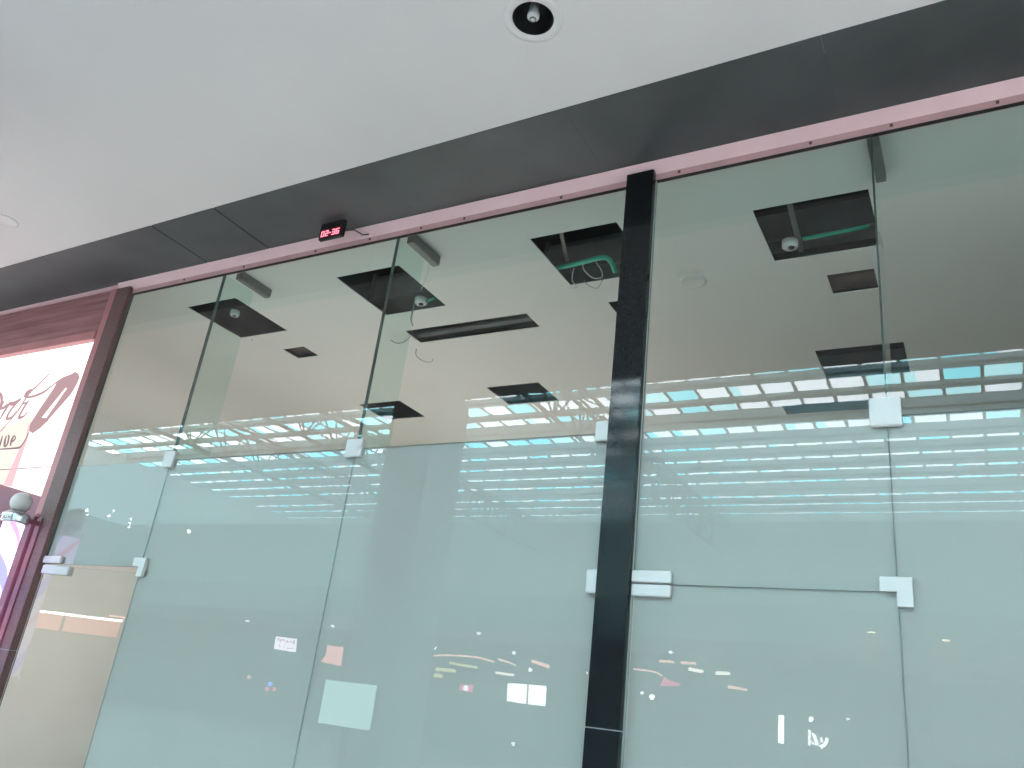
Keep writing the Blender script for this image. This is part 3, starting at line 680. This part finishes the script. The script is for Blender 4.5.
for a, c, m, lb, r in ((435, 648, SPOTW, 'white bulb mirrored above the long curved light tube', .07), (514, 653, SPOTW, 'white bulb mirrored up right of the long curved light tube', .07), (530, 670, SPOTW, 'white bulb mirrored above the bright white pair', .07), (513, 744, SPOTW, 'white bulb mirrored near the floor left of the black column', .07),
                       (587, 673, SPOTW, 'faint bulb mirrored right at the left edge of the black column', .05), (642, 693, SPOTW, 'tiny bulb mirrored low beside the right edge of the black column', .06), (652, 697, SPOTW, 'tiny bulb mirrored lower right of the black column', .09),
                       (270, 684, BLUEL, 'blue bulb mirrored over two pink ones in the left pane', .11), (267, 689, REDL, 'left pink bulb mirrored below the blue one', .10), (274, 689, REDL, 'right pink bulb mirrored below the blue one', .10),
                       (249, 677, PANEL, 'pale pink bulb mirrored left of the blue one', .10), (466, 688, W8, 'white bulb mirrored on the small red sign', .11),
                       (811, 719, SPOTW, 'white bulb mirrored above the white letters', .08), (848, 719, SPOTW, 'white bulb mirrored right above the white letters', .05)):
    bulb(a, c, m, lb, r, -26.8 if a != 466 else -27.6)
for a, c, lb, r in ((87, 510.3, 'upper left', .07), (86, 515, 'lower left', .08), (113.5, 511, 'tiny upper middle', .05), (109, 515.8, 'tiny lower middle', .05), (131, 519, 'upper right', .055), (130, 523, 'middle right', .055), (128.8, 527, 'lower right', .055), (189, 531.5, 'lone', .075)):
    bulb(a, c, SPOTW, lb + ' white bulb mirrored in the pane over the ajar door', r, -21.0)
# wall lamps on the far fascia
for a, c, lb in ((872, 632, 'left of the right pane joint'), (946, 640, 'right of the right pane joint')):
    p = mir(a, c, -21.9)
    e = empty('wall_lamp', p, 'warm wall lamp with downward glow mirrored ' + lb, 'lamp')
    MB().box(p.x - .18, p.x + .18, -22.0, -21.82, p.z, p.z + .05, bev=.01).build('hood', STEEL_D, e)
    MB().box(p.x - .10, p.x + .10, -21.96, -21.84, p.z - .02, p.z - .001).build('lens', SPOTY, e)
    l = bpy.data.lights.new('wall_lamp_light', 'SPOT'); l.energy = 6000; l.color = (1, .62, .42); l.spot_size = math.radians(75); l.spot_blend = .6; l.shadow_soft_size = .05
    lo = bpy.data.objects.new('wall_lamp_light', l); COL.objects.link(lo); lo.location = (p.x, -21.80, p.z - .04); lo.rotation_euler = (math.radians(-18), 0, 0)
# pink lit shop fascia mirrored in the ajar door
pk = [mir_door(a, c, -27.7) for a, c in ((30, 611), (119, 622.5), (116, 637), (25, 627))]
e = empty('shop_sign', tuple(sum(pk, Vector())/4), 'salmon lit shop fascia with white light line mirrored in the ajar door', 'sign')
x0, x1 = min(v.x for v in pk), max(v.x for v in pk); z0 = (pk[2].z + pk[3].z)/2; z1 = (pk[0].z + pk[1].z)/2
MB().box(x0, x1, -27.75, -27.7, z0, z1).build('lit_face', PINKSIGN, e)
MB().box(x0 - .05, x1 + .05, -27.72, -27.62, z1, z1 + .10).build('light_line', W8, e)
MB().box(x0 + (x1-x0)*.38, x0 + (x1-x0)*.41, -27.70, -27.66, z0, z1).build('divider', STEEL_D, e)
MB().box(x0 - .05, x1 + .05, -27.86, -27.76, z0 - .12, z1 + .12, bev=.01).build('casing', STEEL_D, e)

# ------------------------------------------------------------------ light
w = bpy.data.worlds.new('sky'); S.world = w; w.use_nodes = True; nt = w.node_tree; nt.nodes.clear()
out = nt.nodes.new('ShaderNodeOutputWorld'); bg = nt.nodes.new('ShaderNodeBackground')
tc = nt.nodes.new('ShaderNodeTexCoord'); sp = nt.nodes.new('ShaderNodeSeparateXYZ'); nt.links.new(tc.outputs['Generated'], sp.inputs[0])
rp = nt.nodes.new('ShaderNodeValToRGB'); e = rp.color_ramp.elements
mr = nt.nodes.new('ShaderNodeMapRange'); mr.inputs[1].default_value = -1; mr.inputs[2].default_value = 1
nt.links.new(sp.outputs[2], mr.inputs[0])
e[0].position = 0.5; e[0].color = (0.09, 0.09, 0.09, 1); e[1].position = 0.62; e[1].color = (0.90, 0.97, 1.0, 1)
nt.links.new(mr.outputs[0], rp.inputs[0]); nt.links.new(rp.outputs[0], bg.inputs[0]); bg.inputs[1].default_value = 17.6
nt.links.new(bg.outputs[0], out.inputs[0])
def area(loc, rot, sx, sy, en, col=(1, 1, 1)):
    l = bpy.data.lights.new('shop_fill', 'AREA'); l.shape = 'RECTANGLE'; l.size = sx; l.size_y = sy; l.energy = en; l.color = col
    o = bpy.data.objects.new('shop_fill', l); COL.objects.link(o); o.location = loc; o.rotation_euler = rot; return o
area((-4.6, 2.6, 0.9), (math.pi, 0, 0), 2.0, 1.6, 60, (1.0, .91, .85))  # added upward fill without a fixture, brightens the shop ceiling
area((-7.0, 2.2, 1.6), (0, math.radians(90), 0), 1.6, 1.6, 36, (1.0, .92, .89))  # added sideways fill without a fixture, brightens the left shop wall

S.view_settings.view_transform = 'Standard'; S.view_settings.look = 'None'; S.view_settings.gamma = 1.0
S.view_settings.use_curve_mapping = False; S.view_settings.exposure = 0.0
S.cycles.caustics_reflective = False; S.cycles.caustics_refractive = False
S.cycles.transparent_max_bounces = 24; S.cycles.max_bounces = 10; S.cycles.diffuse_bounces = 5
